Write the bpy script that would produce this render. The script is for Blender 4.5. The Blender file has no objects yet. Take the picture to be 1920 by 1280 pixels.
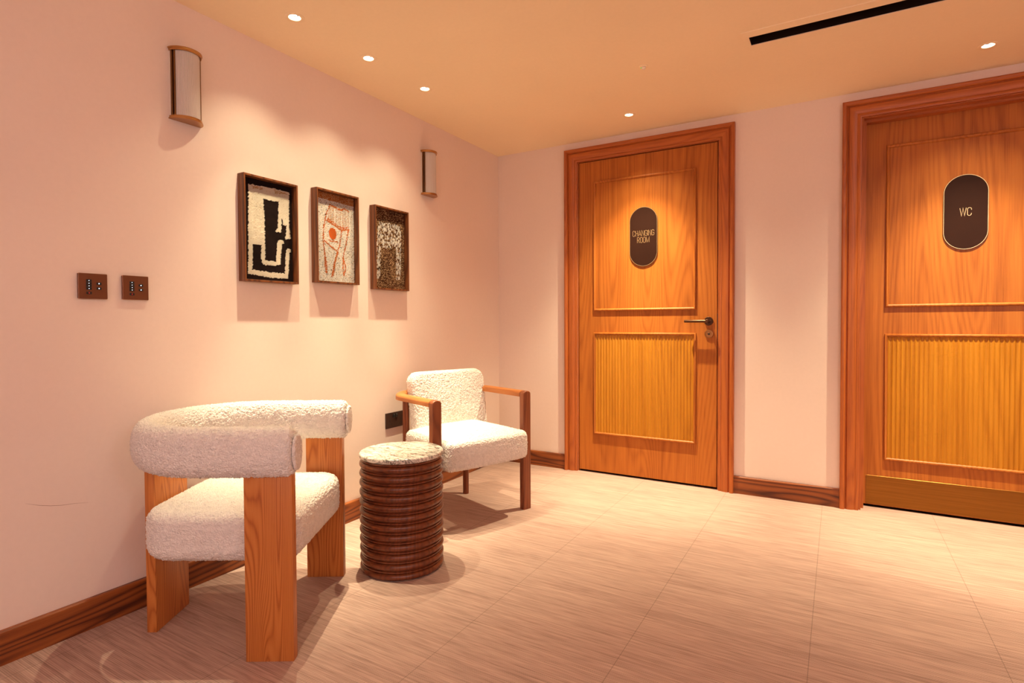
import bpy, bmesh, math, random
from math import sin, cos, pi, radians, sqrt
from mathutils import Vector, Matrix, noise

C = bpy.context.scene.collection
SC = bpy.context.scene
random.seed(7)

# ------------------------------------------------------------------ camera, world, exposure
H = 2.254                       # ceiling height
cam_d = bpy.data.cameras.new('camera')
cam = bpy.data.objects.new('camera', cam_d); C.objects.link(cam)
cam_d.sensor_width = 36.0
cam_d.lens = 1050.41 * 36.0 / 1920.0
cam_d.shift_y = -13.4 / 1920.0
cam_d.clip_start = 0.02
_y, _p, _r = 0.5272459, 0.0222668, -0.0043763
fw = Vector((-sin(_y) * cos(_p), cos(_y) * cos(_p), -sin(_p)))
rt = Vector((cos(_y), sin(_y), 0)); up = rt.cross(fw)
rt2 = cos(_r) * rt + sin(_r) * up; up2 = -sin(_r) * rt + cos(_r) * up
cam.matrix_world = Matrix(((rt2.x, up2.x, -fw.x, 2.18732), (rt2.y, up2.y, -fw.y, -3.56337), (rt2.z, up2.z, -fw.z, 1.03), (0, 0, 0, 1)))
SC.camera = cam

w = bpy.data.worlds.new('world'); SC.world = w; w.use_nodes = True
w.node_tree.nodes['Background'].inputs[0].default_value = (0.05, 0.03, 0.025, 1)
w.node_tree.nodes['Background'].inputs[1].default_value = 0.5
SC.view_settings.view_transform = 'Standard'
SC.view_settings.look = 'None'
SC.view_settings.gamma = 1.0
SC.view_settings.exposure = 1.3
SC.view_settings.use_curve_mapping = False
SC.cycles.max_bounces = 10
SC.cycles.diffuse_bounces = 6
SC.cycles.use_denoising = True
SC.cycles.sample_clamp_indirect = 4.0
SC.cycles.caustics_reflective = False
SC.cycles.caustics_refractive = False

KEY = (1.0, 0.865, 0.56)
FILL = (1.0, 0.93, 1.02)
FILL_W, FILL_POINT_W = 3.6, 7.8
# each downlight: soft spill, beam and bright core, as (watts, full angle)
ROW_B = [(9.0, 104), (25.0, 62), (68.0, 33)]
DOOR_B = [(16.0, 108), (92.0, 78), (105.0, 44)]

def spot(name, loc, target, watts, angle, col, rad=0.012, blend=1.0):
    l = bpy.data.lights.new(name, 'SPOT'); l.energy = watts; l.color = col
    l.spot_size = radians(angle); l.spot_blend = blend; l.shadow_soft_size = rad
    o = bpy.data.objects.new(name, l); C.objects.link(o); o.location = loc
    o.rotation_euler = (Vector(target) - Vector(loc)).to_track_quat('-Z', 'Y').to_euler()
    return o

ROW = [(0.294, -2.033), (0.296, -1.626), (0.304, -1.226)]
DOORL = [(1.106, -0.317), (2.757, -0.305)]
for pts_, beams in ((ROW, ROW_B), (DOORL, DOOR_B)):
    for x, y in pts_:
        for wt, an in beams:
            spot('downlight_beam', (x, y, H - 0.004), (x, y, 0), wt, an, KEY)
# fill lights added out of view: discs under the ceiling, points by the walls
for x, y in [(1.0, -5.6), (2.6, -5.6), (3.6, -4.8)]:
    l = bpy.data.lights.new('added_fill_disc', 'AREA'); l.shape = 'DISK'; l.size = 0.5
    l.energy = FILL_W; l.color = FILL
    o = bpy.data.objects.new('added_fill_disc', l); C.objects.link(o); o.location = (x, y, H - 0.03)
for x, y in [(4.12, -5.2), (4.12, -3.6), (2.4, -6.2)]:
    l = bpy.data.lights.new('added_fill_point', 'POINT'); l.energy = FILL_POINT_W; l.color = FILL; l.shadow_soft_size = 0.14
    o = bpy.data.objects.new('added_fill_point', l); C.objects.link(o); o.location = (x, y, 1.75)

# ------------------------------------------------------------------ node helpers / materials
class N:
    def __init__(s, name):
        s.m = bpy.data.materials.new(name); s.m.use_nodes = True
        s.t = s.m.node_tree; s.t.nodes.clear()
        s.out = s.n('ShaderNodeOutputMaterial')
    def n(s, typ, **kw):
        x = s.t.nodes.new(typ)
        for k, v in kw.items():
            if hasattr(x, k): setattr(x, k, v)
        return x
    def l(s, a, b): s.t.links.new(a, b)
    def setin(s, sock, v):
        if hasattr(v, 'is_linked') or hasattr(v, 'links'): s.l(v, sock)
        else: sock.default_value = v
    def math(s, op, a, b=0.0, c=None, clamp=False):
        x = s.n('ShaderNodeMath', operation=op, use_clamp=clamp)
        s.setin(x.inputs[0], a); s.setin(x.inputs[1], b)
        if c is not None: s.setin(x.inputs[2], c)
        return x.outputs[0]
    def coord(s, scale=(1, 1, 1), loc=(0, 0, 0), rot=(0, 0, 0), kind='Object'):
        t = s.n('ShaderNodeTexCoord'); m = s.n('ShaderNodeMapping')
        m.inputs['Scale'].default_value = scale; m.inputs['Location'].default_value = loc
        m.inputs['Rotation'].default_value = rot
        s.l(t.outputs[kind], m.inputs['Vector']); return m.outputs[0]
    def noise(s, vec, scale=5.0, detail=2.0, rough=0.5, dist=0.0):
        x = s.n('ShaderNodeTexNoise'); s.l(vec, x.inputs['Vector'])
        x.inputs['Scale'].default_value = scale; x.inputs['Detail'].default_value = detail
        x.inputs['Roughness'].default_value = rough; x.inputs['Distortion'].default_value = dist
        return x.outputs[0]
    def ramp(s, fac, stops):
        x = s.n('ShaderNodeValToRGB'); s.l(fac, x.inputs[0]); e = x.color_ramp.elements
        while len(e) < len(stops): e.new(0.5)
        for k, (p, c) in enumerate(stops):
            e[k].position = p; e[k].color = (c[0], c[1], c[2], 1) if len(c) == 3 else c
        return x.outputs[0]
    def bsdf(s, col, rough=0.5, metal=0.0, bump=None, bstr=0.2, bdist=0.002, spec=0.5, sheen=0.0):
        b = s.n('ShaderNodeBsdfPrincipled')
        s.setin(b.inputs['Base Color'], col if hasattr(col, 'links') else (col[0], col[1], col[2], 1))
        s.setin(b.inputs['Roughness'], rough); b.inputs['Metallic'].default_value = metal
        b.inputs['Specular IOR Level'].default_value = spec
        if sheen:
            b.inputs['Sheen Weight'].default_value = sheen; b.inputs['Sheen Roughness'].default_value = 0.6
        if bump is not None:
            k = s.n('ShaderNodeBump'); k.inputs['Strength'].default_value = bstr; k.inputs['Distance'].default_value = bdist
            s.l(bump, k.inputs['Height']); s.l(k.outputs[0], b.inputs['Normal'])
        s.l(b.outputs[0], s.out.inputs[0]); return s.m

def plain(name, col, rough=0.5, metal=0.0, spec=0.5, var=0.06):
    g = N(name); v = g.coord()
    f = g.noise(v, 9.0, 3.0)
    a = [max(0, c * (1 - var)) for c in col]; b = [min(1, c * (1 + var)) for c in col]
    return g.bsdf(g.ramp(f, [(0.3, a), (0.7, b)]), rough, metal, spec=spec)

def wood(name, dark, mid, light, axis='z', K=38.0, s=1.0, rough=0.42, seed=0.0, contrast=0.5, spec=0.4):
    g = N(name)
    ax = 'xyz'.index(axis)
    sc = [1.0, 1.0, 1.0]; sc[ax] = 0.085
    v = g.coord(tuple(sc), (seed, seed * 1.7, seed * 0.6))
    a = g.noise(v, 4.2 * s, 1.0, 0.4, 0.08)
    wob = g.noise(g.coord(tuple(60.0 * q for q in sc), (seed, 0, seed)), 1.0, 2.0)
    ph = g.math('ADD', g.math('MULTIPLY', a, K), g.math('MULTIPLY', wob, 1.6))
    rings = g.math('MULTIPLY_ADD', g.math('SINE', ph), 0.5, 0.5)
    rings = g.math('POWER', rings, 0.6)
    sc2 = [330.0 * s] * 3; sc2[ax] = 5.0 * s
    v2 = g.coord(tuple(sc2), (seed, 0, 0))
    fine = g.noise(v2, 1.0, 3.0, 0.6)
    sc3 = [16.0 * s] * 3; sc3[ax] = 0.7 * s
    broad = g.noise(g.coord(tuple(sc3), (0, seed, seed)), 1.0, 3.0, 0.55)
    f = g.math('ADD', g.math('MULTIPLY', rings, contrast * 0.5), g.math('MULTIPLY', fine, 0.5))
    f = g.math('ADD', f, g.math('MULTIPLY', g.math('SUBTRACT', broad, 0.5), 0.40))
    f = g.math('ADD', f, 0.10 * (1 - contrast) - 0.02)
    col = g.ramp(f, [(0.18, dark), (0.45, mid), (0.78, light)])
    return g.bsdf(col, rough, bump=fine, bstr=0.08, bdist=0.001, spec=spec)

def plaster(name, col, rough=0.85):
    g = N(name); v = g.coord()
    big = g.noise(v, 1.3, 3.0); small = g.noise(v, 55.0, 4.0, 0.6)
    f = g.math('ADD', g.math('MULTIPLY', big, 0.7), g.math('MULTIPLY', small, 0.3))
    a = [c * 0.955 for c in col]; b = [min(1, c * 1.03) for c in col]
    return g.bsdf(g.ramp(f, [(0.3, a), (0.7, b)]), rough, bump=small, bstr=0.10, bdist=0.002, spec=0.25)

def boucle(name, col):
    g = N(name); v = g.coord()
    x = g.n('ShaderNodeTexVoronoi'); g.l(v, x.inputs['Vector']); x.inputs['Scale'].default_value = 190.0
    n2 = g.noise(v, 420.0, 3.0, 0.6)
    hgt = g.math('SUBTRACT', g.math('MULTIPLY', n2, 0.5), x.outputs['Distance'])
    f = g.noise(v, 60.0, 3.0)
    a = [c * 0.93 for c in col]; b = [min(1, c * 1.03) for c in col]
    return g.bsdf(g.ramp(f, [(0.35, a), (0.65, b)]), 0.95, bump=hgt, bstr=0.8, bdist=0.005, spec=0.15, sheen=0.15)

def floor_mat():
    g = N('woven_vinyl')
    # broad streaks along x
    s1 = g.noise(g.coord((2.6, 110.0, 1.0)), 1.0, 4.0, 0.6)
    s2 = g.noise(g.coord((12.0, 260.0, 1.0), (3, 1, 0)), 1.0, 2.0, 0.5)
    s3 = g.noise(g.coord((1.0, 6.0, 1.0), (7, 2, 0)), 1.6, 3.0, 0.5)
    f = g.math('ADD', g.math('MULTIPLY', s1, 0.6), g.math('MULTIPLY', s2, 0.4))
    f = g.math('ADD', f, g.math('MULTIPLY', g.math('SUBTRACT', s3, 0.5), 0.22))
    col = g.ramp(f, [(0.34, (0.31, 0.19, 0.155)), (0.48, (0.45, 0.295, 0.242)), (0.63, (0.54, 0.37, 0.30))])
    # weave: short dark stitches in rows that run along x
    t = g.n('ShaderNodeTexCoord'); sep = g.n('ShaderNodeSeparateXYZ'); g.l(t.outputs['Object'], sep.inputs[0])
    row = g.math('MULTIPLY', sep.outputs[1], 1.0 / 0.0052)
    rowi = g.math('FLOOR', row)
    par = g.math('MULTIPLY', rowi, 0.5)
    rx = g.math('ADD', g.math('MULTIPLY', sep.outputs[0], 1.0 / 0.0065), par)
    fx = g.math('FRACT', rx); fy = g.math('FRACT', row)
    stx = g.math('LESS_THAN', fx, 0.55); sty = g.math('LESS_THAN', fy, 0.42)
    # each row's stitches come and go in long runs
    cell = g.n('ShaderNodeCombineXYZ'); g.l(g.math('MULTIPLY', sep.outputs[0], 6.0), cell.inputs[0]); g.l(g.math('MULTIPLY', rowi, 7.31), cell.inputs[1])
    run = g.noise(cell.outputs[0], 1.0, 1.0)
    runm = g.math('SUBTRACT', run, 0.36); runm = g.math('MULTIPLY', runm, 3.2, clamp=True)
    st = g.math('MULTIPLY', g.math('MULTIPLY', g.math('MULTIPLY_ADD', stx, 0.55, 0.45), sty), runm)
    mx = g.n('ShaderNodeMix', data_type='RGBA'); g.l(g.math('MULTIPLY', st, 0.68), mx.inputs['Factor'])
    g.l(col, mx.inputs['A']); mx.inputs['B'].default_value = (0.13, 0.095, 0.08, 1)
    # tile seams every 505 mm
    tx = g.math('FRACT', g.math('DIVIDE', g.math('ADD', sep.outputs[0], 10.0 * 0.505 - 0.6035 + 0.0015), 0.505))
    seam = g.math('LESS_THAN', tx, 0.004)
    ty = g.math('FRACT', g.math('DIVIDE', g.math('ADD', sep.outputs[1], 20.0), 1.01))
    seam2 = g.math('MULTIPLY', g.math('LESS_THAN', ty, 0.002), 0.35)
    sm = g.math('MAXIMUM', g.math('MULTIPLY', seam, 0.55), seam2)
    m2 = g.n('ShaderNodeMix', data_type='RGBA'); g.l(sm, m2.inputs['Factor'])
    g.l(mx.outputs['Result'], m2.inputs['A']); m2.inputs['B'].default_value = (0.12, 0.08, 0.065, 1)
    return g.bsdf(m2.outputs['Result'], 0.62, bump=g.math('SUBTRACT', 1.0, st), bstr=0.25, bdist=0.001, spec=0.3)

def marble():
    g = N('veined_marble'); v = g.coord((2.2, 7.5, 7.5), (0, 0, 0), (0, 0, -0.52))
    a = g.noise(v, 3.0, 4.0, 0.6, 1.0)
    vein = g.math('ABSOLUTE', g.math('SUBTRACT', a, 0.5))
    b = g.noise(v, 6.5, 4.0, 0.65, 1.4)
    vein2 = g.math('ABSOLUTE', g.math('SUBTRACT', b, 0.47))
    gate = g.noise(v, 5.0, 2.0)
    k = g.math('MINIMUM', vein, g.math('ADD', vein2, g.math('MULTIPLY', gate, 0.012)))
    col = g.ramp(k, [(0.0, (0.09, 0.085, 0.075)), (0.010, (0.20, 0.185, 0.16)), (0.026, (0.52, 0.46, 0.40)), (0.085, (0.74, 0.67, 0.59))])
    return g.bsdf(col, 0.14, spec=0.5)

def brass(name, col, rough=0.3, axis=None):
    g = N(name)
    if axis:
        sc = [180.0, 180.0, 180.0]; sc['xyz'.index(axis)] = 3.0
        f = g.noise(g.coord(tuple(sc)), 1.0, 3.0)
        c = g.ramp(f, [(0.3, [k * 0.86 for k in col]), (0.7, [min(1, k * 1.1) for k in col])])
        return g.bsdf(c, rough, 1.0, bump=f, bstr=0.05, bdist=0.0005)
    f = g.noise(g.coord(), 14.0, 3.0)
    return g.bsdf(g.ramp(f, [(0.3, [k * 0.92 for k in col]), (0.7, [min(1, k * 1.06) for k in col])]), rough, 1.0)

def glow(name, col, strength):
    g = N(name); e = g.n('ShaderNodeEmission'); e.inputs[0].default_value = (*col, 1); e.inputs[1].default_value = strength
    g.l(e.outputs[0], g.out.inputs[0]); return g.m

def glass_mat():
    g = N('frosted_reeded_glass')
    tr = g.n('ShaderNodeBsdfTransparent'); tr.inputs[0].default_value = (0.97, 0.94, 0.92, 1)
    tl = g.n('ShaderNodeBsdfTranslucent'); tl.inputs[0].default_value = (0.95, 0.88, 0.83, 1)
    df = g.n('ShaderNodeBsdfDiffuse'); df.inputs[0].default_value = (0.92, 0.84, 0.79, 1)
    gl = g.n('ShaderNodeBsdfGlossy'); gl.inputs['Roughness'].default_value = 0.12
    fr = g.n('ShaderNodeFresnel'); fr.inputs[0].default_value = 1.5
    m1 = g.n('ShaderNodeMixShader'); m1.inputs[0].default_value = 0.85; g.l(tl.outputs[0], m1.inputs[1]); g.l(df.outputs[0], m1.inputs[2])
    m2 = g.n('ShaderNodeMixShader'); m2.inputs[0].default_value = 0.28; g.l(m1.outputs[0], m2.inputs[1]); g.l(tr.outputs[0], m2.inputs[2])
    m3 = g.n('ShaderNodeMixShader'); g.l(fr.outputs[0], m3.inputs[0]); g.l(m2.outputs[0], m3.inputs[1]); g.l(gl.outputs[0], m3.inputs[2])
    g.l(m3.outputs[0], g.out.inputs[0]); return g.m

M = {
 'wall': plaster('pink_plaster', (0.82, 0.685, 0.605)),
 'ceiling': plaster('ceiling_paint', (0.95, 0.80, 0.57)),
 'floor': floor_mat(),
 'door_v': wood('oak_door_veneer', (0.30, 0.080, 0.012), (0.46, 0.142, 0.022), (0.55, 0.200, 0.034), 'z', 170, 1.0, 0.40, 1.3, 0.32, spec=0.25),
 'frame_v': wood('oak_architrave_upright', (0.30, 0.068, 0.014), (0.45, 0.120, 0.023), (0.54, 0.165, 0.035), 'z', 170, 1.6, 0.4, 4.1, 0.35),
 'frame_h': wood('oak_architrave_header', (0.30, 0.068, 0.014), (0.45, 0.120, 0.023), (0.54, 0.165, 0.035), 'x', 170, 1.6, 0.4, 8.1, 0.35),
 'flute': wood('oak_fluted_veneer', (0.37, 0.130, 0.010), (0.50, 0.200, 0.016), (0.57, 0.25, 0.028), 'z', 60, 1.2, 0.4, 2.2, 0.3, spec=0.25),
 'skirt_x': wood('oak_skirting_x', (0.055, 0.012, 0.005), (0.20, 0.050, 0.012), (0.33, 0.095, 0.021), 'x', 80, 2.2, 0.4, 3.3, 0.9),
 'skirt_y': wood('oak_skirting_y', (0.055, 0.012, 0.005), (0.20, 0.050, 0.012), (0.33, 0.095, 0.021), 'y', 80, 2.2, 0.4, 5.3, 0.9),
 'chair_oak': wood('oak_chair_leg', (0.33, 0.085, 0.015), (0.50, 0.160, 0.032), (0.58, 0.210, 0.048), 'z', 230, 2.2, 0.38, 6.6, 0.8),
 'arm_oak': wood('oak_arm_rail', (0.30, 0.085, 0.020), (0.42, 0.140, 0.038), (0.50, 0.19, 0.055), 'x', 110, 2.4, 0.4, 2.6, 0.6),
 'leg_dark': wood('stained_oak_leg', (0.13, 0.032, 0.013), (0.22, 0.060, 0.022), (0.30, 0.092, 0.034), 'z', 90, 2.4, 0.38, 9.6, 0.6),
 'table_wood': wood('walnut_rings', (0.075, 0.015, 0.006), (0.160, 0.038, 0.012), (0.240, 0.066, 0.021), 'z', 60, 3.0, 0.28, 12.0, 0.5, spec=0.5),
 'pic_wood': wood('walnut_picture_frame', (0.055, 0.015, 0.006), (0.13, 0.038, 0.012), (0.23, 0.078, 0.024), 'z', 40, 4.0, 0.4, 3.9, 0.8),
 'boucle': boucle('cream_boucle', (0.89, 0.825, 0.76)),
 'marble': marble(),
 'brass': brass('aged_brass', (0.48, 0.25, 0.095), 0.28),
 'brass_plate': brass('brushed_brass', (0.27, 0.115, 0.024), 0.36, 'x'),
 'gold': brass('pale_gold', (0.86, 0.68, 0.36), 0.35),
 'brass_dark': brass('dark_aged_brass', (0.20, 0.095, 0.036), 0.38),
 'bronze': brass('antique_bronze', (0.115, 0.058, 0.034), 0.34),
 'bronze_plate': plain('bronze_faceplate', (0.20, 0.078, 0.038), 0.36, 0.55),
 'chrome_edge': brass('polished_bronze_edge', (0.80, 0.60, 0.45), 0.25),
 'sign': plain('dark_brown_sign', (0.026, 0.009, 0.0055), 0.42, 0.0, 0.10),
 'black': plain('black_plastic', (0.012, 0.011, 0.011), 0.4),
 'socket': plain('dark_bronze_socket', (0.055, 0.026, 0.018), 0.4, 0.3),
 'dark': plain('dark_void', (0.022, 0.012, 0.008), 0.9, spec=0.05),
 'lampwhite': glow('lamp_disc', (1.0, 0.93, 0.82), 6.0),
 'led': glow('lit_key_mark', (0.85, 0.92, 1.0), 1.0),
 'redled': glow('red_key_mark', (0.35, 0.02, 0.015), 0.5),
 'white': plain('white_plastic', (0.82, 0.76, 0.66), 0.5),
 'green': glow('green_indicator', (0.25, 0.5, 0.1), 0.5),
 'glass': glass_mat(),
 'yarn_cream': plain('cream_yarn', (0.80, 0.70, 0.55), 0.95, spec=0.1, var=0.12),
 'yarn_black': plain('black_yarn', (0.022, 0.012, 0.010), 0.95, spec=0.1, var=0.3),
 'yarn_tan': plain('tan_yarn', (0.58, 0.36, 0.18), 0.95, spec=0.1, var=0.12),
 'yarn_rust': plain('rust_yarn', (0.44, 0.14, 0.035), 0.95, spec=0.1, var=0.2),
 'yarn_red': plain('vermilion_yarn', (0.60, 0.115, 0.02), 0.95, spec=0.1, var=0.2),
 'yarn_brown': plain('brown_yarn', (0.13, 0.052, 0.024), 0.95, spec=0.1, var=0.3),
 'yarn_white': plain('white_yarn', (0.78, 0.72, 0.64), 0.95, spec=0.1, var=0.1),
 'scuff': plain('scuff_in_plaster', (0.42, 0.27, 0.21), 0.9),
 'board': plain('picture_back_board', (0.02, 0.012, 0.01), 0.9),
}

# ------------------------------------------------------------------ object helpers
def link(name, me, mats, parent=None, smooth=False, label=None):
    o = bpy.data.objects.new(name, me); C.objects.link(o)
    for m in (mats if isinstance(mats, (list, tuple)) else [mats]): me.materials.append(m)
    if parent is not None: o.parent = parent
    if smooth:
        for p in me.polygons: p.use_smooth = True
    if label: o['label'] = label
    return o
def from_bm(name, bm, mats, parent=None, smooth=False, label=None, auto=None):
    bmesh.ops.recalc_face_normals(bm, faces=bm.faces)
    me = bpy.data.meshes.new(name); bm.to_mesh(me); bm.free()
    o = link(name, me, mats, parent, smooth or auto is not None, label)
    if auto is not None: me.set_sharp_from_angle(angle=radians(auto))
    return o
def thing(name, label, cat, loc=(0, 0, 0), rz=0.0, group=None):
    o = bpy.data.objects.new(name, None); C.objects.link(o); o.location = loc; o.rotation_euler = (0, 0, rz)
    o.empty_display_size = 0.1
    o['label'] = label; o['category'] = cat
    if group: o['group'] = group
    return o
def tag(o, label, cat, group=None):
    o['label'] = label; o['category'] = cat
    if group: o['group'] = group
    return o
def struct(o): o['kind'] = 'structure'; return o

def add_box(bm, x0, x1, y0, y1, z0, z1, bevel=0.0, seg=2):
    b2 = bmesh.new() if bevel else bm
    vs = [b2.verts.new((x, y, z)) for x in (x0, x1) for y in (y0, y1) for z in (z0, z1)]
    for f in ((0, 1, 3, 2), (4, 6, 7, 5), (0, 4, 5, 1), (2, 3, 7, 6), (0, 2, 6, 4), (1, 5, 7, 3)):
        b2.faces.new([vs[i] for i in f])
    if bevel:
        bmesh.ops.bevel(b2, geom=list(b2.edges), offset=bevel, segments=seg, affect='EDGES', profile=0.5)
        me = bpy.data.meshes.new('t'); b2.to_mesh(me); b2.free(); bm.from_mesh(me); bpy.data.meshes.remove(me)
    return bm
def box(name, x0, x1, y0, y1, z0, z1, mat, parent=None, bevel=0.0, label=None):
    bm = bmesh.new(); add_box(bm, x0, x1, y0, y1, z0, z1, bevel)
    return from_bm(name, bm, mat, parent, auto=40 if bevel else None, label=label)
def add_prism(bm, pts, axis, a, b):
    """extrude a closed 2D outline along axis from a to b; pts are the two other coordinates in xyz order"""
    def P(p, t):
        return {'x': (t, p[0], p[1]), 'y': (p[0], t, p[1]), 'z': (p[0], p[1], t)}[axis]
    A = [bm.verts.new(P(p, a)) for p in pts]; B = [bm.verts.new(P(p, b)) for p in pts]
    n = len(pts)
    for i in range(n): bm.faces.new((A[i], A[(i + 1) % n], B[(i + 1) % n], B[i]))
    bm.faces.new(A[::-1]); bm.faces.new(B)
def add_lathe(bm, prof, seg=48, centre=(0, 0), axis='z', closed=True):
    """prof: (r, h) pairs"""
    rings = []
    for r, h in prof:
        ring = []
        for i in range(seg):
            a = 2 * pi * i / seg; u, v = r * cos(a), r * sin(a)
            p = {'z': (centre[0] + u, centre[1] + v, h), 'y': (centre[0] + u, h, centre[1] + v), 'x': (h, centre[0] + u, centre[1] + v)}[axis]
            ring.append(bm.verts.new(p))
        rings.append(ring)
    for A, B in zip(rings, rings[1:]):
        for i in range(seg): bm.faces.new((A[i], A[(i + 1) % seg], B[(i + 1) % seg], B[i]))
    if closed:
        bm.faces.new(rings[0][::-1]); bm.faces.new(rings[-1])

# ------------------------------------------------------------------ room shell
def ceiling():
    bm = bmesh.new()
    x0, x1, y0, y1 = -0.12, 4.4, -6.5, 0.12
    loops = [[(x0, y0), (x1, y0), (x1, y1), (x0, y1)]]
    for x, y in ROW + DOORL:
        loops.append([(x + 0.0345 * cos(2 * pi * i / 40), y + 0.0345 * sin(2 * pi * i / 40)) for i in range(40)])
    loops.append([(1.8445, -0.932), (3.02, -0.932), (3.02, -0.849), (1.8445, -0.849)])
    es = []
    for L in loops:
        vs = [bm.verts.new((x, y, H)) for x, y in L]
        es += [bm.edges.new((vs[i], vs[(i + 1) % len(vs)])) for i in range(len(vs))]
    bmesh.ops.triangle_fill(bm, edges=es, use_beauty=True)
    r = bmesh.ops.extrude_face_region(bm, geom=bm.faces[:])
    bmesh.ops.translate(bm, verts=[v for v in r['geom'] if isinstance(v, bmesh.types.BMVert)], vec=(0, 0, 0.12))
    return struct(from_bm('ceiling', bm, M['ceiling']))
ceiling()
struct(box('floor', -0.12, 4.4, -6.5, 0.30, -0.08, 0.0, M['floor']))
wl = struct(box('wall_left', -0.12, 0.0, -6.5, 0.12, 0.0, H, M['wall']))
# hairline scuff low on the left wall
sp = [(-2.828, 0.470), (-2.795, 0.455), (-2.765, 0.445), (-2.735, 0.438), (-2.70, 0.434), (-2.660, 0.426)]
bm = bmesh.new(); wd = [0.0002, 0.0007, 0.0008, 0.0007, 0.0005, 0.0002]
r1 = [bm.verts.new((0.0003, y, z + q)) for (y, z), q in zip(sp, wd)]; r2 = [bm.verts.new((0.0003, y, z - q)) for (y, z), q in zip(sp, wd)]
r3 = [bm.verts.new((-0.001, y, z)) for y, z in sp]
for i in range(5):
    bm.faces.new((r1[i], r1[i + 1], r2[i + 1], r2[i])); bm.faces.new((r1[i], r3[i], r3[i + 1], r1[i + 1])); bm.faces.new((r2[i], r2[i + 1], r3[i + 1], r3[i]))
from_bm('scuff_mark', bm, M['scuff'], wl)
struct(box('wall_right', 4.28, 4.4, -6.38, 0.12, 0.0, H, M['wall']))
struct(box('wall_front', 0.0, 4.4, -6.5, -6.38, 0.0, H, M['wall']))
D1X, D2X, DW, DTOP = 0.637, 2.289, 0.926, 2.120       # door opening left edges, width, head
bm = bmesh.new()
gx = [0.0, D1X, D1X + DW, D2X, D2X + DW, 4.28]; gz = [0.0, DTOP, H]
gv = [[bm.verts.new((x, 0.0, z)) for z in gz] for x in gx]
for i in range(5):
    for j in range(2):
        if j == 0 and i in (1, 3): continue          # the two door openings
        bm.faces.new((gv[i][j], gv[i + 1][j], gv[i + 1][j + 1], gv[i][j + 1]))
r = bmesh.ops.extrude_face_region(bm, geom=bm.faces[:])
bmesh.ops.translate(bm, verts=[v for v in r['geom'] if isinstance(v, bmesh.types.BMVert)], vec=(0, 0.16, 0))
struct(from_bm('wall_back', bm, M['wall']))

def skirting(name, axis, a, b, mat):
    T, BH = 0.018, 0.103
    prof = [(0.0005, 0.0005), (T, 0.0005), (T, BH - 0.006), (T - 0.001, BH - 0.003), (T - 0.004, BH), (0.0005, BH)]
    bm = bmesh.new()
    if axis == 'y': add_prism(bm, prof, 'y', a, b)
    else: add_prism(bm, [(-p[0], p[1]) for p in prof], 'x', a, b)
    return struct(from_bm(name, bm, mat))
skirting('baseboard_left', 'y', -6.37, -0.0005, M['skirt_y'])
skirting('baseboard_back', 'x', 0.019, D1X - 0.0895, M['skirt_x'])
skirting('baseboard_centre', 'x', D1X + DW + 0.0895, D2X - 0.0895, M['skirt_x'])
skirting('baseboard_right', 'x', D2X + DW + 0.0895, 4.27, M['skirt_x'])

# ------------------------------------------------------------------ doors
def u_sweep(bm, x0, x1, ztop, prof, y=0.0, z0=0.0):
    """mitred architrave: prof = (inset towards the opening, projection out of the wall)"""
    rows = []
    for s, d in prof:
        rows.append([bm.verts.new(p) for p in ((x0 + s, y - d, z0), (x0 + s, y - d, ztop - s), (x1 - s, y - d, ztop - s), (x1 - s, y - d, z0))])
    n = len(rows)
    F = [[], [], []]
    for i in range(n):
        A, B = rows[i], rows[(i + 1) % n]
        for k in range(3): F[k].append(bm.faces.new((A[k], A[k + 1], B[k + 1], B[k])))
    bm.faces.new([r[0] for r in rows]); bm.faces.new([r[3] for r in rows][::-1])
    for f in F[1]: f.material_index = 1
def rect_bead(bm, x0, x1, z0, z1, y, wd=0.016, pr=0.0115):
    """mitred applied bead round a rectangle, out towards -y"""
    prof = [(0, 0), (0, pr * 0.55), (wd * 0.12, pr * 0.85), (wd * 0.32, pr), (wd * 0.6, pr * 0.9), (wd * 0.82, pr * 0.55), (wd, pr * 0.3), (wd, 0)]
    rows = []
    for s, d in prof:
        rows.append([bm.verts.new(p) for p in ((x0 + s, y - d, z0 + s), (x1 - s, y - d, z0 + s), (x1 - s, y - d, z1 - s), (x0 + s, y - d, z1 - s))])
    for A, B in zip(rows, rows[1:]):
        for k in range(4): bm.faces.new((A[k], A[(k + 1) % 4], B[(k + 1) % 4], B[k]))
    A, B = rows[-1], rows[0]
    for k in range(4): bm.faces.new((A[k], A[(k + 1) % 4], B[(k + 1) % 4], B[k]))

CASING = [(0.0, 0.0005), (0.0, 0.024), (0.002, 0.031), (0.007, 0.035), (0.014, 0.035), (0.020, 0.032), (0.024, 0.025),
          (0.0255, 0.0165), (0.029, 0.0165), (0.034, 0.022), (0.044, 0.0235), (0.056, 0.022), (0.066, 0.018), (0.072, 0.0145),
          (0.075, 0.0165), (0.081, 0.0165), (0.084, 0.014), (0.0895, 0.013), (0.0895, 0.0005)]

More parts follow.
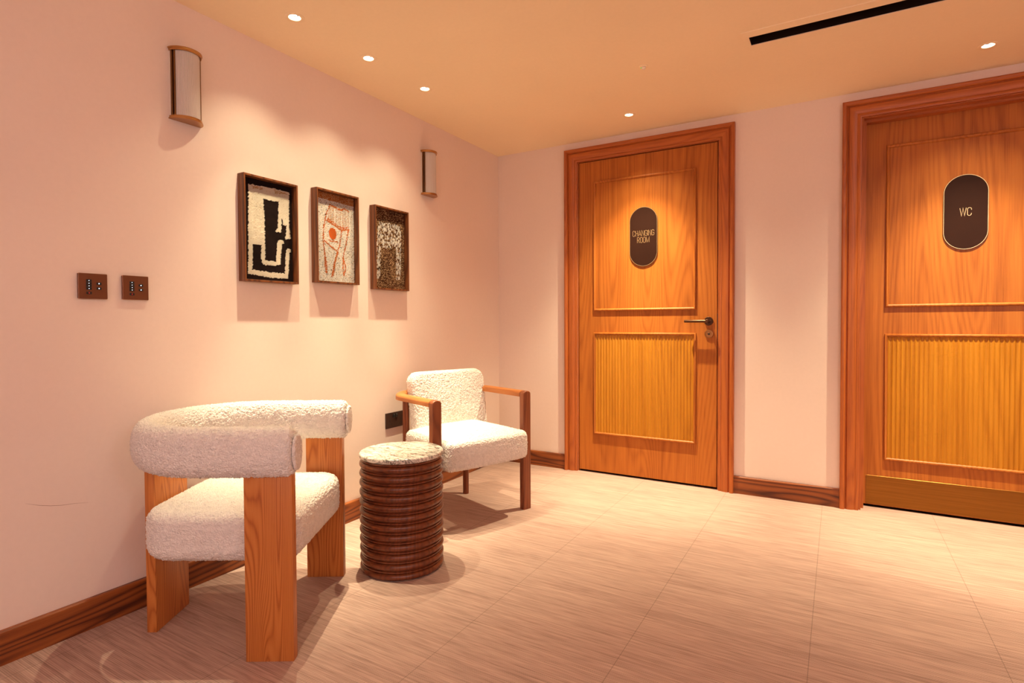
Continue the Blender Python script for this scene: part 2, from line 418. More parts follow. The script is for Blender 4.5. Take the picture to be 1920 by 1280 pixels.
def door(name, ox, leaf_y, kick, handle):
    root = bpy.data.objects.new(name, None); C.objects.link(root); root.location = (ox, 0, 0)
    struct(root)
    # architrave and lining
    bm = bmesh.new(); u_sweep(bm, -0.0895, DW + 0.0895, DTOP + 0.0845, CASING)
    fr = from_bm('door_architrave', bm, [M['frame_v'], M['frame_h']], root, auto=35)
    bm = bmesh.new()
    L = 0.0065 if leaf_y < 0.03 else 0.010
    ly1 = 0.16
    u_sweep(bm, 0.0005, DW - 0.0005, DTOP - 0.0005, [(0, -0.001), (L, -0.001), (L, -ly1), (0, -ly1)])
    from_bm('door_lining', bm, [M['frame_v'], M['frame_h']], root)
    if leaf_y > 0.03:      # planted stop in front of the recessed leaf
        bm = bmesh.new()
        u_sweep(bm, L + 0.0002, DW - L - 0.0002, DTOP - L - 0.0002, [(0, -0.040), (0.014, -0.040), (0.014, -leaf_y + 0.001), (0, -leaf_y + 0.001)])
        from_bm('door_stop', bm, [M['frame_v'], M['frame_h']], root)
    g = L + 0.0046
    x0, x1, z0, z1 = g, DW - g, 0.014, DTOP - g
    bm = bmesh.new()
    PX0, PX1 = 0.118, 0.792       # panel frame, outer edges
    add_box(bm, x0, x1, leaf_y, leaf_y + 0.044, z0, z1, 0.001, 1)
    leaf = from_bm('door_leaf', bm, M['door_v'], root)
    for nm, (a, b) in (('upper_panel_bead', (1.100, 1.972)), ('lower_panel_bead', (0.266, 0.956))):
        bm = bmesh.new(); rect_bead(bm, PX0, PX1, a, b, leaf_y)
        from_bm(nm, bm, M['door_v'], root, auto=50)
    # concave flutes standing on the leaf inside the lower bead
    bm = bmesh.new(); fx0, fx1, fz0, fz1 = PX0 + 0.016, PX1 - 0.016, 0.282, 0.940
    nf = 32; seg = 8; d0, d1 = 0.0052, 0.0010
    line = []
    for i in range(nf):
        for k in range(seg):
            t = k / seg; line.append((fx0 + (fx1 - fx0) * (i + t) / nf, d0 - (d0 - d1) * sin(pi * t)))
    line.append((fx1, d0))
    add_prism(bm, [(x, leaf_y - d) for x, d in line] + [(fx1, leaf_y - 0.0003), (fx0, leaf_y - 0.0003)], 'z', fz0, fz1)
    from_bm('fluted_panel', bm, M['flute'], root)
    if kick:
        bm = bmesh.new(); add_box(bm, x0 + 0.022, x1 - 0.022, leaf_y - 0.0018, leaf_y - 0.0001, 0.018, 0.176, 0.0006, 1)
        from_bm('kick_plate', bm, M['brass_plate'], root, label='brushed brass kick plate')
    # lever handle
    if handle:
        hx, hz = 0.867, 1.029
        h = bpy.data.objects.new('door_handle', None); C.objects.link(h); h.parent = root; h.location = (hx, leaf_y, hz)
        bm = bmesh.new(); add_lathe(bm, [(0.0265, -0.0002), (0.0265, -0.007), (0.0245, -0.0095), (0.021, -0.0095), (0.0195, -0.008), (0.013, -0.008), (0.0125, -0.011), (0.0, -0.011)][:-1] + [(0.001, -0.011)], 40, (0, 0), 'y')
        from_bm('rose', bm, M['bronze'], h, auto=35)
        bm = bmesh.new()
        add_lathe(bm, [(0.0105, -0.010), (0.0105, -0.046), (0.0112, -0.050), (0.0112, -0.056), (0.009, -0.0585), (0.001, -0.0585)], 32, (0, 0), 'y')
        add_lathe(bm, [(0.001, -0.136), (0.0078, -0.136), (0.0086, -0.1345), (0.0086, 0.0), (0.006, 0.001), (0.001, 0.001)], 28, (-0.048, 0), 'x')
        from_bm('lever', bm, M['bronze'], h, auto=35)
        k = bpy.data.objects.new('keyhole_escutcheon', None); C.objects.link(k); k.parent = root; k.location = (hx + 0.002, leaf_y, 0.951)
        bm = bmesh.new(); add_lathe(bm, [(0.0255, -0.0002), (0.0255, -0.0055), (0.024, -0.0075), (0.0205, -0.0078), (0.0195, -0.0055), (0.013, -0.0055), (0.0125, -0.0075), (0.001, -0.0075)], 40, (0, 0), 'y')
        from_bm('rose', bm, M['brass'], k, auto=35)
        bm = bmesh.new(); add_lathe(bm, [(0.0075, -0.0076), (0.0075, -0.0115), (0.0065, -0.0125), (0.001, -0.0125)], 28, (0, 0), 'y')
        from_bm('lock_cylinder', bm, M['bronze'], k, auto=35)
        bm = bmesh.new(); add_box(bm, -0.0011, 0.0011, -0.0132, -0.0124, -0.0045, 0.0045)
        from_bm('key_slot', bm, M['black'], k)
        if leaf_y < 0.03:
            bm = bmesh.new(); add_box(bm, x1 + 0.0004, DW - L - 0.0002, leaf_y - 0.0005, leaf_y + 0.02, 0.915, 1.075)
            from_bm('strike_plate', bm, M['black'], root)
    return root
door('door_1', D1X, 0.001, False, True)
door('door_2', D2X, 0.090, True, True)
# dark strips under the leaves, coloured as the black of the door gaps
struct(box('gap_dark_1', D1X + 0.007, D1X + DW - 0.007, 0.02, 0.15, 0.0003, 0.003, M['dark']))
struct(box('gap_dark_2', D2X + 0.011, D2X + DW - 0.011, 0.10, 0.155, 0.0003, 0.003, M['dark']))

# ------------------------------------------------------------------ door signs with their lettering
def arc(cx, cy, r, a0, a1, n=8, ry=None):
    ry = ry or r
    return [(cx + r * cos(radians(a0 + (a1 - a0) * i / n)), cy + ry * sin(radians(a0 + (a1 - a0) * i / n))) for i in range(n + 1)]
# strokes on a cell 'wd' wide and 1 high, thin condensed capitals
def glyph(ch):
    W, r = 0.40, 0.19
    if ch == 'C': return W, [[(W, 0.70)] + arc(W - r - 0.01, 1 - r, r + 0.01, 0, 180, 10, r)[0:] + arc(r, r, r, 180, 360, 10) + [(W, 0.30)]]
    if ch == 'G': return W, [[(W, 0.72)] + arc(W / 2, 1 - r, W / 2, 0, 180, 10, r) + arc(W / 2, r, W / 2, 180, 360, 10, r) + [(W, 0.48), (W * 0.55, 0.48)]]
    if ch == 'O': return W, [arc(W / 2, 1 - r, W / 2, 0, 180, 10, r) + arc(W / 2, r, W / 2, 180, 360, 10, r) + [(W, 1 - r)]]
    if ch == 'H': return W, [[(0, 0), (0, 1)], [(W, 0), (W, 1)], [(0, 0.5), (W, 0.5)]]
    if ch == 'A': return 0.44, [[(0, 0), (0.22, 1), (0.44, 0)], [(0.075, 0.3), (0.365, 0.3)]]
    if ch == 'N': return 0.42, [[(0, 0), (0, 1), (0.42, 0), (0.42, 1)]]
    if ch == 'I': return 0.0, [[(0, 0), (0, 1)]]
    if ch == 'R': return W, [[(0, 0), (0, 1), (W * 0.5, 1)] + arc(W * 0.5, 0.75, W * 0.5, 90, -90, 10, 0.25) + [(0, 0.5)], [(W * 0.5, 0.5), (W, 0)]]
    if ch == 'M': return 0.56, [[(0, 0), (0, 1), (0.28, 0.05), (0.56, 1), (0.56, 0)]]
    if ch == 'W': return 0.64, [[(0, 1), (0.16, 0), (0.32, 1), (0.48, 0), (0.64, 1)]]
def lettering(bm, text, cx, cz, h, y, stroke=0.0026, gap=0.16, thick=0.0006):
    gl = [glyph(c) for c in text]
    total = sum(g[0] for g in gl) + gap * (len(gl) - 1)
    x = cx - total * h / 2
    for wd, strokes in gl:
        for st in strokes:
            P = [Vector((x + a * h, cz - h / 2 + b * h)) for a, b in st]
            P = [p for i, p in enumerate(P) if i == 0 or (p - P[i - 1]).length > 1e-6]
            Ls, Rs = [], []
            for i, p in enumerate(P):
                d1 = (P[i] - P[i - 1]).normalized() if i else None
                d2 = (P[i + 1] - P[i]).normalized() if i < len(P) - 1 else None
                n1 = Vector((-d1.y, d1.x)) if d1 else None; n2 = Vector((-d2.y, d2.x)) if d2 else None
                if n1 and n2:
                    n = (n1 + n2)
                    n = n.normalized() / max(0.35, n.normalized().dot(n1)) if n.length > 0.1 else n1
                else: n = n1 or n2
                Ls.append(p + n * stroke / 2); Rs.append(p - n * stroke / 2)
            for i in range(len(P) - 1):
                q = [Ls[i], Ls[i + 1], Rs[i + 1], Rs[i]]
                A = [bm.verts.new((v.x, y, v.y)) for v in q]; B = [bm.verts.new((v.x, y - thick, v.y)) for v in q]
                bm.faces.new(B); bm.faces.new(A[::-1])
                for k in range(4): bm.faces.new((A[k], A[(k + 1) % 4], B[(k + 1) % 4], B[k]))
        x += (wd + gap) * h
def pill(wd, ht, n=24):
    r = wd / 2; s = ht / 2 - r
    return [(r * cos(pi * i / n), s + r * sin(pi * i / n)) for i in range(n + 1)] + [(r * cos(pi + pi * i / n), -s + r * sin(pi + pi * i / n)) for i in range(n + 1)]
def door_sign(label, cx, cz, leaf_y, lines):
    t = thing('door_sign', label, 'sign', (cx, leaf_y - 0.0003, cz), 0, 'oval signs on the doors')
    bm = bmesh.new(); add_prism(bm, pill(0.183, 0.382), 'y', 0.0, -0.0055)
    from_bm('backplate', bm, M['bronze'], t)
    bm = bmesh.new()
    o, i_ = pill(0.1815, 0.3805), pill(0.1765, 0.3755)
    A = [bm.verts.new((p[0], -0.0056, p[1])) for p in o]; B = [bm.verts.new((p[0], -0.0056, p[1])) for p in i_]
    A2 = [bm.verts.new((p[0], -0.0068, p[1])) for p in o]; B2 = [bm.verts.new((p[0], -0.0068, p[1])) for p in i_]
    n = len(o)
    for k in range(n):
        j = (k + 1) % n
        bm.faces.new((A2[k], A2[j], B2[j], B2[k])); bm.faces.new((A[k], A[j], A2[j], A2[k])); bm.faces.new((B[k], B2[k], B2[j], B[j])); bm.faces.new((A[k], B[k], B[j], A[j]))
    from_bm('rim', bm, M['gold'], t, label='thin gold rim')
    bm = bmesh.new(); add_prism(bm, pill(0.1762, 0.3752), 'y', -0.0056, -0.0064)
    from_bm('face_panel', bm, M['sign'], t)
    bm = bmesh.new()
    for text, dz, h, gap in lines: lettering(bm, text, 0, dz, h, -0.0066, gap=gap)
    from_bm('lettering', bm, M['gold'], t, label='pale gold capital letters')
    return t
door_sign('dark brown oval sign lettered CHANGING ROOM on the left door', 1.098, 1.576, 0.001, [('CHANGING', 0.0215, 0.035, 0.155), ('ROOM', -0.0215, 0.035, 0.155)])
door_sign('dark brown oval sign lettered WC on the right door with brass kick plate', 2.745, 1.581, 0.090, [('WC', 0.0, 0.040, 0.13)])

# ------------------------------------------------------------------ soft upholstery
def lump(co, amp):
    """looped-yarn surface: rounded nubs of a few millimetres"""
    d = noise.voronoi(co * 150.0)[0]
    return amp * (0.55 - min(d[0], 1.0)) + amp * 0.5 * noise.noise(co * 330.0) + amp * 0.15 * noise.noise(co * 40.0)
def fuzz(bm, amp, voxel=0.0034):
    """even voxel skin over the smooth form, then the yarn loops; returns a new bmesh"""
    bmesh.ops.recalc_face_normals(bm, faces=bm.faces)
    me = bpy.data.meshes.new('t'); bm.to_mesh(me); bm.free()
    o = bpy.data.objects.new('t', me); C.objects.link(o)
    md = o.modifiers.new('r', 'REMESH'); md.mode = 'VOXEL'; md.voxel_size = voxel
    dg = bpy.context.evaluated_depsgraph_get()
    m2 = bpy.data.meshes.new_from_object(o.evaluated_get(dg))
    bpy.data.objects.remove(o); bpy.data.meshes.remove(me)
    bm = bmesh.new(); bm.from_mesh(m2); bpy.data.meshes.remove(m2)
    for k in range(2): bmesh.ops.smooth_vert(bm, verts=bm.verts, factor=0.5, use_axis_x=True, use_axis_y=True, use_axis_z=True)
    bm.normal_update()
    nv = [(v, v.normal.copy(), v.co.copy()) for v in bm.verts]
    for v, n, c in nv: v.co = c + n * lump(c, amp)
    return bm
def resample(pts, step, closed=True):
    P = [Vector(p) for p in pts]; out = []
    if closed: P = P + [P[0]]
    L = [0.0]
    for a, b in zip(P, P[1:]): L.append(L[-1] + (b - a).length)
    n = max(3, int(round(L[-1] / step)))
    j = 0
    for i in range(n if closed else n + 1):
        t = L[-1] * i / n
        while j < len(L) - 2 and L[j + 1] < t: j += 1
        f = (t - L[j]) / max(1e-9, L[j + 1] - L[j]); out.append(P[j].lerp(P[j + 1], min(1, f)))
    return out
def round_poly(corners, n=10):
    """corners: (x, y, radius), counter-clockwise convex"""
    out = []; m = len(corners)
    for i in range(m):
        p = Vector(corners[i][:2]); a = Vector(corners[i - 1][:2]); b = Vector(corners[(i + 1) % m][:2]); r = corners[i][2]
        d1, d2 = (a - p).normalized(), (b - p).normalized()
        ang = d1.angle(d2); t = r / math.tan(ang / 2)
        c = p + (d1 + d2).normalized() * (r / sin(ang / 2))
        s, e = p + d1 * t - c, p + d2 * t - c
        a0 = math.atan2(s.y, s.x); a1 = math.atan2(e.y, e.x)
        while a1 < a0: a1 += 2 * pi
        for k in range(n + 1): out.append((c.x + r * cos(a0 + (a1 - a0) * k / n), c.y + r * sin(a0 + (a1 - a0) * k / n)))
    return out
def cushion(outline, z0, z1, rb, rt_, crown, step=0.0042, amp=0.003, seam=None, xf=None, belly=0.0):
    """soft slab: outline in the plane, rounded edges, crowned top; xf maps (x, y, z) to final coords"""
    P = resample(outline, step); n = len(P)
    nrm = []
    for i in range(n):
        t = (P[(i + 2) % n] - P[i - 2]).normalized(); nrm.append(Vector((t.y, -t.x)))   # outward for ccw
    cen = sum(P, Vector((0, 0))) / n
    prof = []                                              # (inset, z) up the side
    kb = max(3, int(rb * 1.57 / step)); kt = max(3, int(rt_ * 1.57 / step))
    for k in range(kb + 1): a = pi / 2 * k / kb; prof.append((rb * (1 - sin(a)), z0 + rb * (1 - cos(a))))
    hs = (z1 - rt_) - (z0 + rb); ks = max(1, int(hs / step))
    for k in range(1, ks): prof.append((-belly * sin(pi * k / ks), z0 + rb + hs * k / ks))
    for k in range(kt + 1): a = pi / 2 * k / kt; prof.append((rt_ * (1 - cos(a)), z1 - rt_ + rt_ * sin(a)))
    if seam is not None:
        prof = [(d + 0.0025 * math.exp(-((z - seam) / 0.0035) ** 2), z) for d, z in prof]
    bm = bmesh.new(); rings = []
    def put(x, y, z): return bm.verts.new(xf(x, y, z) if xf else (x, y, z))
    for d, z in prof: rings.append([put(P[i].x - nrm[i].x * d, P[i].y - nrm[i].y * d, z) for i in range(n)])
    rad = sum((p - cen).length for p in P) / n
    kc = max(6, int((rad - rt_) / (step * 1.05)))
    top = [P[i] - nrm[i] * prof[-1][0] for i in range(n)]
    for k in range(1, kc):
        s = 1 - k / kc
        z = z1 + crown * (1 - s * s)
        rings.append([put(cen.x + (q.x - cen.x) * s, cen.y + (q.y - cen.y) * s, z) for q in top])
    bot = [P[i] - nrm[i] * prof[0][0] for i in range(n)]
    for A, B in zip(rings, rings[1:]):
        for i in range(n): bm.faces.new((A[i], A[(i + 1) % n], B[(i + 1) % n], B[i]))
    c = put(cen.x, cen.y, z1 + crown)
    for i in range(n): bm.faces.new((rings[-1][i], rings[-1][(i + 1) % n], c))
    c2 = put(cen.x, cen.y, z0)
    for i in range(n): bm.faces.new((rings[0][(i + 1) % n], rings[0][i], c2))
    return fuzz(bm, amp) if amp else bm

# ------------------------------------------------------------------ tub chair with the rolled arm
TH = radians(31.0)
u_, v_ = Vector((cos(TH), sin(TH))), Vector((-sin(TH), cos(TH)))
org = u_ * -0.887 + v_ * -2.19
def tub_chair():
    t = thing('tub_chair', 'cream boucle tub chair with wide plank legs and rolled wraparound arm, nearest the camera', 'chair', (org.x, org.y, 0), TH)
    for x0, x1, y0, y1 in ((0.137, 0.282, -0.300, -0.267), (0.124, 0.270, 0.268, 0.301), (-0.268, -0.236, -0.130, 0.064)):
        bm = bmesh.new(); add_box(bm, x0, x1, y0, y1, 0.0, 0.600, 0.0022, 2)
        from_bm('leg', bm, M['chair_oak'], t, auto=40)
    # seat
    o = round_poly([(-0.235, -0.257, 0.116), (0.279, -0.262, 0.055), (0.279, 0.262, 0.080), (-0.235, 0.257, 0.116)])
    bm = cushion(o, 0.281, 0.438, 0.045, 0.042, 0.026, 0.0036, 0.0055, seam=0.400)
    from_bm('seat', bm, M['boucle'], t, smooth=True)
    # rolled arm and back: a superellipse section swept round a U
    R, xe, zc, hw, hh = 0.285, 0.266, 0.638, 0.046, 0.0765
    path = []
    step = 0.0036
    k = int(xe / step)
    for i in range(k + 1): path.append((xe - xe * i / k, -R, -1.0, 0.0))
    k = int(pi * R / step)
    for i in range(1, k): a = -pi / 2 - pi * i / k; path.append((R * cos(a), R * sin(a), sin(a), -cos(a)))
    k = int(xe / step)
    for i in range(k + 1): path.append((xe * i / k, R, 1.0, 0.0))
    # tangents
    sec = []
    ns = 128; e = 2.0 / 2.2
    for i in range(ns):
        a = 2 * pi * i / ns; c, s = cos(a), sin(a)
        sec.append((hw * math.copysign(abs(c) ** e, c), hh * math.copysign(abs(s) ** e, s)))
    bm = bmesh.new(); rings = []
    m = len(path)
    def ring(px, py, tx, ty, f=1.0, off=0.0):
        nx, ny = -ty, tx
        return [bm.verts.new((px + tx * off + nx * a * f, py + ty * off + ny * a * f, zc + b * f)) for a, b in sec]
    def tang(i):
        a, b = path[max(0, i - 1)], path[min(m - 1, i + 1)]
        d = Vector((b[0] - a[0], b[1] - a[1])).normalized(); return d.x, d.y
    er = 0.022           # rounded end
    def cap(i, sgn):
        tx, ty = tang(i); px, py = path[i][0], path[i][1]; out = []
        for k in range(1, 6):
            a = pi / 2 * k / 5; f = 1 - er * (1 - cos(a)) / 0.070
            out.append(ring(px, py, tx, ty, f, sgn * er * sin(a)))
        f0 = 1 - er / 0.070
        for k in range(1, 12): f = f0 * (1 - k / 12); out.append(ring(px, py, tx, ty, f, sgn * er))
        return out
    body = [ring(path[i][0], path[i][1], *tang(i)) for i in range(m)]
    rings = cap(0, -1)[::-1] + body + cap(m - 1, 1)
    for A, B in zip(rings, rings[1:]):
        for i in range(ns): bm.faces.new((A[i], A[(i + 1) % ns], B[(i + 1) % ns], B[i]))
    bm.faces.new(rings[0]); bm.faces.new(rings[-1][::-1])
    bm = fuzz(bm, 0.0058)
    roll = from_bm('rolled_backrest', bm, M['boucle'], t, smooth=True)
    # padded disc that closes each end of the roll, set off by a seam
    for i, sgn in ((0, -1), (m - 1, 1)):
        tx, ty = tang(i); px, py = path[i][0], path[i][1]
        bm = bmesh.new(); rr = []
        lay = [(0.60, er + 0.0002), (0.71, er + 0.0035), (0.735, er + 0.0060), (0.72, er + 0.0090), (0.67, er + 0.0112), (0.58, er + 0.0122)] + [(0.58 * (1 - k / 10), er + 0.0122 + 0.0015 * k / 10) for k in range(1, 10)]
        for f, of in lay:
            nx, ny = -ty, tx
            rr.append([bm.verts.new((px + tx * sgn * of + nx * p * f, py + ty * sgn * of + ny * p * f, zc + q * f)) for p, q in sec])
        for A, B in zip(rr, rr[1:]):
            for k in range(ns): bm.faces.new((A[k], A[(k + 1) % ns], B[(k + 1) % ns], B[k]))
        bm.faces.new(rr[0]); bm.faces.new(rr[-1])
        bm = fuzz(bm, 0.0035, 0.0028)
        from_bm('end_pad', bm, M['boucle'], roll, smooth=True)
    return t
tub_chair()

# ------------------------------------------------------------------ small armchair with the bent oak rail
def arm_chair():
    rz = radians(-20.3)
    t = thing('armchair', 'cream boucle armchair with slim oak arm rail, in the corner behind the side table', 'chair', (0.394, -1.064, 0), rz)
    zt = 0.652
    # front legs: boards with an arched top that follow the rail section
    aw, ah = 0.0265, 0.033
    def dsec(n=14):
        pts = [(-aw, 0.0), (aw, 0.0)]
        return [(-aw, 0.0), (aw, 0.0)] + [(aw * cos(a), 0.016 + (ah - 0.016) * sin(a)) for a in [pi * i / n for i in range(n + 1)]]
    for s in (-1, 1):
        bm = bmesh.new()
        prof = [(s * 0.288 + p[0], zt - ah + p[1]) for p in dsec(16)]
        outl = [(s * 0.288 - aw, 0.0), (s * 0.288 + aw, 0.0)] + [q for q in prof[2:]]
        cy = s * 0.288
        def inset(d): return [(cy + (q[0] - cy) * (1 - d / aw), max(0.0, q[1] - (d if q[1] > 0.1 else 0))) for q in outl]
        lay = [(0.0034, 0.2035), (0.0, 0.2060)] + [(0.006 * (1 - cos(k)), 0.2385 - 0.006 * (1 - sin(k))) for k in (0.0, 0.4, 0.8, 1.2, 1.5708)]
        rings = [[bm.verts.new((xx, q[0], q[1])) for q in inset(d)] for d, xx in lay]
        for A, B in zip(rings, rings[1:]):
            for i in range(len(A)): bm.faces.new((A[i], A[(i + 1) % len(A)], B[(i + 1) % len(A)], B[i]))
        bm.faces.new(rings[0]); bm.faces.new(rings[-1])
        from_bm('leg', bm, M['leg_dark'], t, auto=40)
    for s in (-1, 1):
        bm = bmesh.new()
        add_lathe(bm, [(0.0165, 0.0), (0.0175, 0.004), (0.0185, 0.30), (0.0185, zt - ah + 0.003)], 24, (-0.2175, s * 0.193 - (0.014 if s < 0 else 0.0)))
        from_bm('leg', bm, M['leg_dark'], t, auto=40)
    # rail: U in plan
    path = []
    X0, XB, Y, R = 0.2035, -0.250, 0.288, 0.165
    for i in range(12): path.append((X0 + (XB + R - X0) * i / 12, -Y))
    for i in range(25): a = -pi / 2 - pi / 2 * i / 24; path.append((XB + R + R * cos(a), -Y + R + R * sin(a)))
    for i in range(1, 12): path.append((XB, -Y + R + (2 * Y - 2 * R) * i / 12))
    for i in range(25): a = pi - pi / 2 * i / 24; path.append((XB + R + R * cos(a), Y - R + R * sin(a)))
    for i in range(1, 13): path.append((XB + R + (X0 - XB - R) * i / 12, Y))
    sec = dsec(); bm = bmesh.new(); rings = []
    for i, (x, y) in enumerate(path):
        a, b = path[max(0, i - 1)], path[min(len(path) - 1, i + 1)]
        d = Vector((b[0] - a[0], b[1] - a[1])).normalized(); n = Vector((-d.y, d.x))
        rings.append([bm.verts.new((x + n.x * p, y + n.y * p, zt - ah + q)) for p, q in sec])
    k = len(sec)
    for A, B in zip(rings, rings[1:]):
        for i in range(k): bm.faces.new((A[i], A[(i + 1) % k], B[(i + 1) % k], B[i]))
    bm.faces.new(rings[0]); bm.faces.new(rings[-1][::-1])
    from_bm('arm_rail', bm, M['arm_oak'], t, auto=40, label='golden oak rail')
    # seat: front edge gently bowed, standing a little proud of the legs
    front = [(0.290 + 0.018 * (1 - (y / 0.258) ** 2), y) for y in [-0.225 + 0.45 * i / 12 for i in range(13)]]
    o = round_poly([(-0.165, -0.257, 0.04)], 1) if False else None
    base = round_poly([(-0.165, -0.252, 0.04), (0.288, -0.2575, 0.028), (0.288, 0.2575, 0.028), (-0.165, 0.252, 0.04)])
    o = [(x + (0.016 * (1 - (y / 0.258) ** 2) if x > 0.2 else 0), y) for x, y in resample(base, 0.02)]
    # keep clear of the front legs
    o = [(x, y) for x, y in o]
    bm = cushion(o, 0.300, 0.446, 0.024, 0.030, 0.042, 0.0040, 0.0055, belly=0.002)
    from_bm('seat', bm, M['boucle'], t, smooth=True)
    # back cushion: leaning slab, built lying and stood up
    lean = radians(9.0)
    def xf(x, y, z):       # x: across, y: up, z: forward
        return (-0.180 + z * cos(lean) - y * sin(lean), x + 0.026, 0.400 + y * cos(lean) + z * sin(lean) * 0.6)
    o = round_poly([(-0.224, 0.0, 0.03), (0.250, 0.0, 0.03), (0.256, 0.352, 0.065), (-0.233, 0.352, 0.060)])
    bm = cushion(o, 0.0, 0.088, 0.022, 0.024, 0.012, 0.0040, 0.0055, xf=xf)
    from_bm('backrest', bm, M['boucle'], t, smooth=True)
    bm = bmesh.new(); add_box(bm, -0.2, 0.2, -0.19, 0.19, 0.284, 0.301, 0.003, 1)
    from_bm('seat_frame', bm, M['leg_dark'], t, auto=40)
    return t
arm_chair()

# ------------------------------------------------------------------ ribbed side table
def side_table():
    t = thing('side_table', 'round ribbed dark wood side table with marble top between the two chairs', 'table', (0.586, -1.751, 0))
    zt, n, r = 0.467, 12, 0.175
    pit = zt / n; prof = [(0.150, 0.0), (0.158, 0.0)]
    for k in range(n):
        z = k * pit
        for i in range(9):
            a = -pi / 2 + pi * i / 8
            prof.append((r - 0.0125 + 0.0125 * cos(a), z + 0.002 + (pit * 0.66) * (0.5 + 0.5 * sin(a))))
        prof += [(r - 0.0115, z + pit * 0.74), (r - 0.0075, z + pit * 0.80), (r - 0.0075, z + pit * 0.92), (r - 0.0125, z + pit * 0.985)]
    prof.append((0.15, zt)); prof.append((0.10, zt))
    bm = bmesh.new(); add_lathe(bm, prof, 96)
    from_bm('ribbed_base', bm, M['table_wood'], t, auto=50)
    T, z0 = 0.021, zt + 0.0002
    prof = [(0.10, z0), (r - 0.006, z0)] + [(r - 0.006 + 0.006 * sin(a), z0 + 0.007 * (1 - cos(a))) for a in (0.5, 1.0, 1.5708)] + \
           [(r, z0 + T - 0.007)] + [(r - 0.007 + 0.007 * cos(a), z0 + T - 0.007 + 0.007 * sin(a)) for a in (0.4, 0.8, 1.2, 1.5708)] + [(0.10, z0 + T)]
    bm = bmesh.new(); add_lathe(bm, prof, 96)
    from_bm('table_top', bm, M['marble'], t, auto=50, label='grey veined marble top')
    return t
side_table()

# ------------------------------------------------------------------ wall sconces
def sconce(yc, label):
    t = thing('wall_sconce', label, 'lamp', (0.0005, yc, 1.802), 0, 'brass wall sconces')
    HW, PR, HT = 0.062, 0.063, 0.268
    def dee(hw, pr, n=24): return [(pr * sin(pi * i / n), -hw * cos(pi * i / n)) for i in range(n + 1)]
    def plate(z0, z1, inv):
        bm = bmesh.new(); lay = [(1.0, z0), (1.0, z0 + 0.004), (0.95, z0 + 0.006), (0.95, z1)] if not inv else [(0.95, z0), (0.95, z1 - 0.006), (1.0, z1 - 0.004), (1.0, z1)]
        lay = [(1.0 if f == 1.0 else f, z) for f, z in lay]
        rings = [[bm.verts.new((x * f, y * f, z)) for x, y in dee(HW, PR)] for f, z in lay]
        n = len(rings[0])
        for A, B in zip(rings, rings[1:]):
            for i in range(n): bm.faces.new((A[i], A[(i + 1) % n], B[(i + 1) % n], B[i]))
        bm.faces.new(rings[0][::-1]); bm.faces.new(rings[-1]); return bm
    from_bm('bottom_cap', plate(0.0, 0.0125, False), M['brass'], t, auto=40)
    from_bm('top_cap', plate(HT - 0.0125, HT, True), M['brass'], t, auto=40)
    bm = bmesh.new(); add_box(bm, 0.0, 0.006, -0.056, 0.056, 0.0126, HT - 0.0126, 0.001, 1)
    from_bm('backplate', bm, M['white'], t, label='pale reflector plate')
    for s in (-1, 1):
        bm = bmesh.new(); add_box(bm, 0.0062, 0.016, s * 0.0525 - 0.004, s * 0.0525 + 0.004, 0.0126, HT - 0.0126, 0.001, 1)
        from_bm('side_rail', bm, M['brass_dark'], t)
        bm = bmesh.new(); add_lathe(bm, [(0.0035, 0.0126), (0.0035, HT - 0.0126)], 14, (0.0215, s * 0.0485))
        from_bm('front_rod', bm, M['brass_dark'], t, auto=40)
    # reeded half-round glass
    bm = bmesh.new(); out, inn = [], []
    n = 24 * 6
    for i in range(n + 1):
        f = i / n; a = pi * (0.135 + 0.73 * f); rr = 1 + 0.022 * abs(sin(pi * 24 * f))
        out.append((0.0555 * rr * sin(a), -0.0505 * rr * cos(a))); inn.append((0.0520 * sin(a), -0.0475 * cos(a)))
    add_prism(bm, out + inn[::-1], 'z', 0.0127, HT - 0.0127)
    from_bm('glass_shade', bm, M['glass'], t, label='frosted reeded glass')
    bm = bmesh.new(); add_lathe(bm, [(0.014, 0.0142), (0.014, 0.052), (0.011, 0.054), (0.001, 0.054)], 20, (0.029, 0))
    from_bm('lamp_holder', bm, M['white'], t, auto=40)
    bm = bmesh.new(); add_lathe(bm, [(0.009, 0.0542), (0.011, 0.062), (0.017, 0.080), (0.0165, 0.092), (0.010, 0.104), (0.001, 0.107)], 20, (0.029, 0))
    from_bm('bulb', bm, M['white'], t, smooth=True)
    return t
sconce(-2.311, 'brass wall sconce with frosted ribbed glass, high on the wall above the keypad panels')
sconce(-0.834, 'brass wall sconce with frosted ribbed glass, right of the three pictures near the corner')

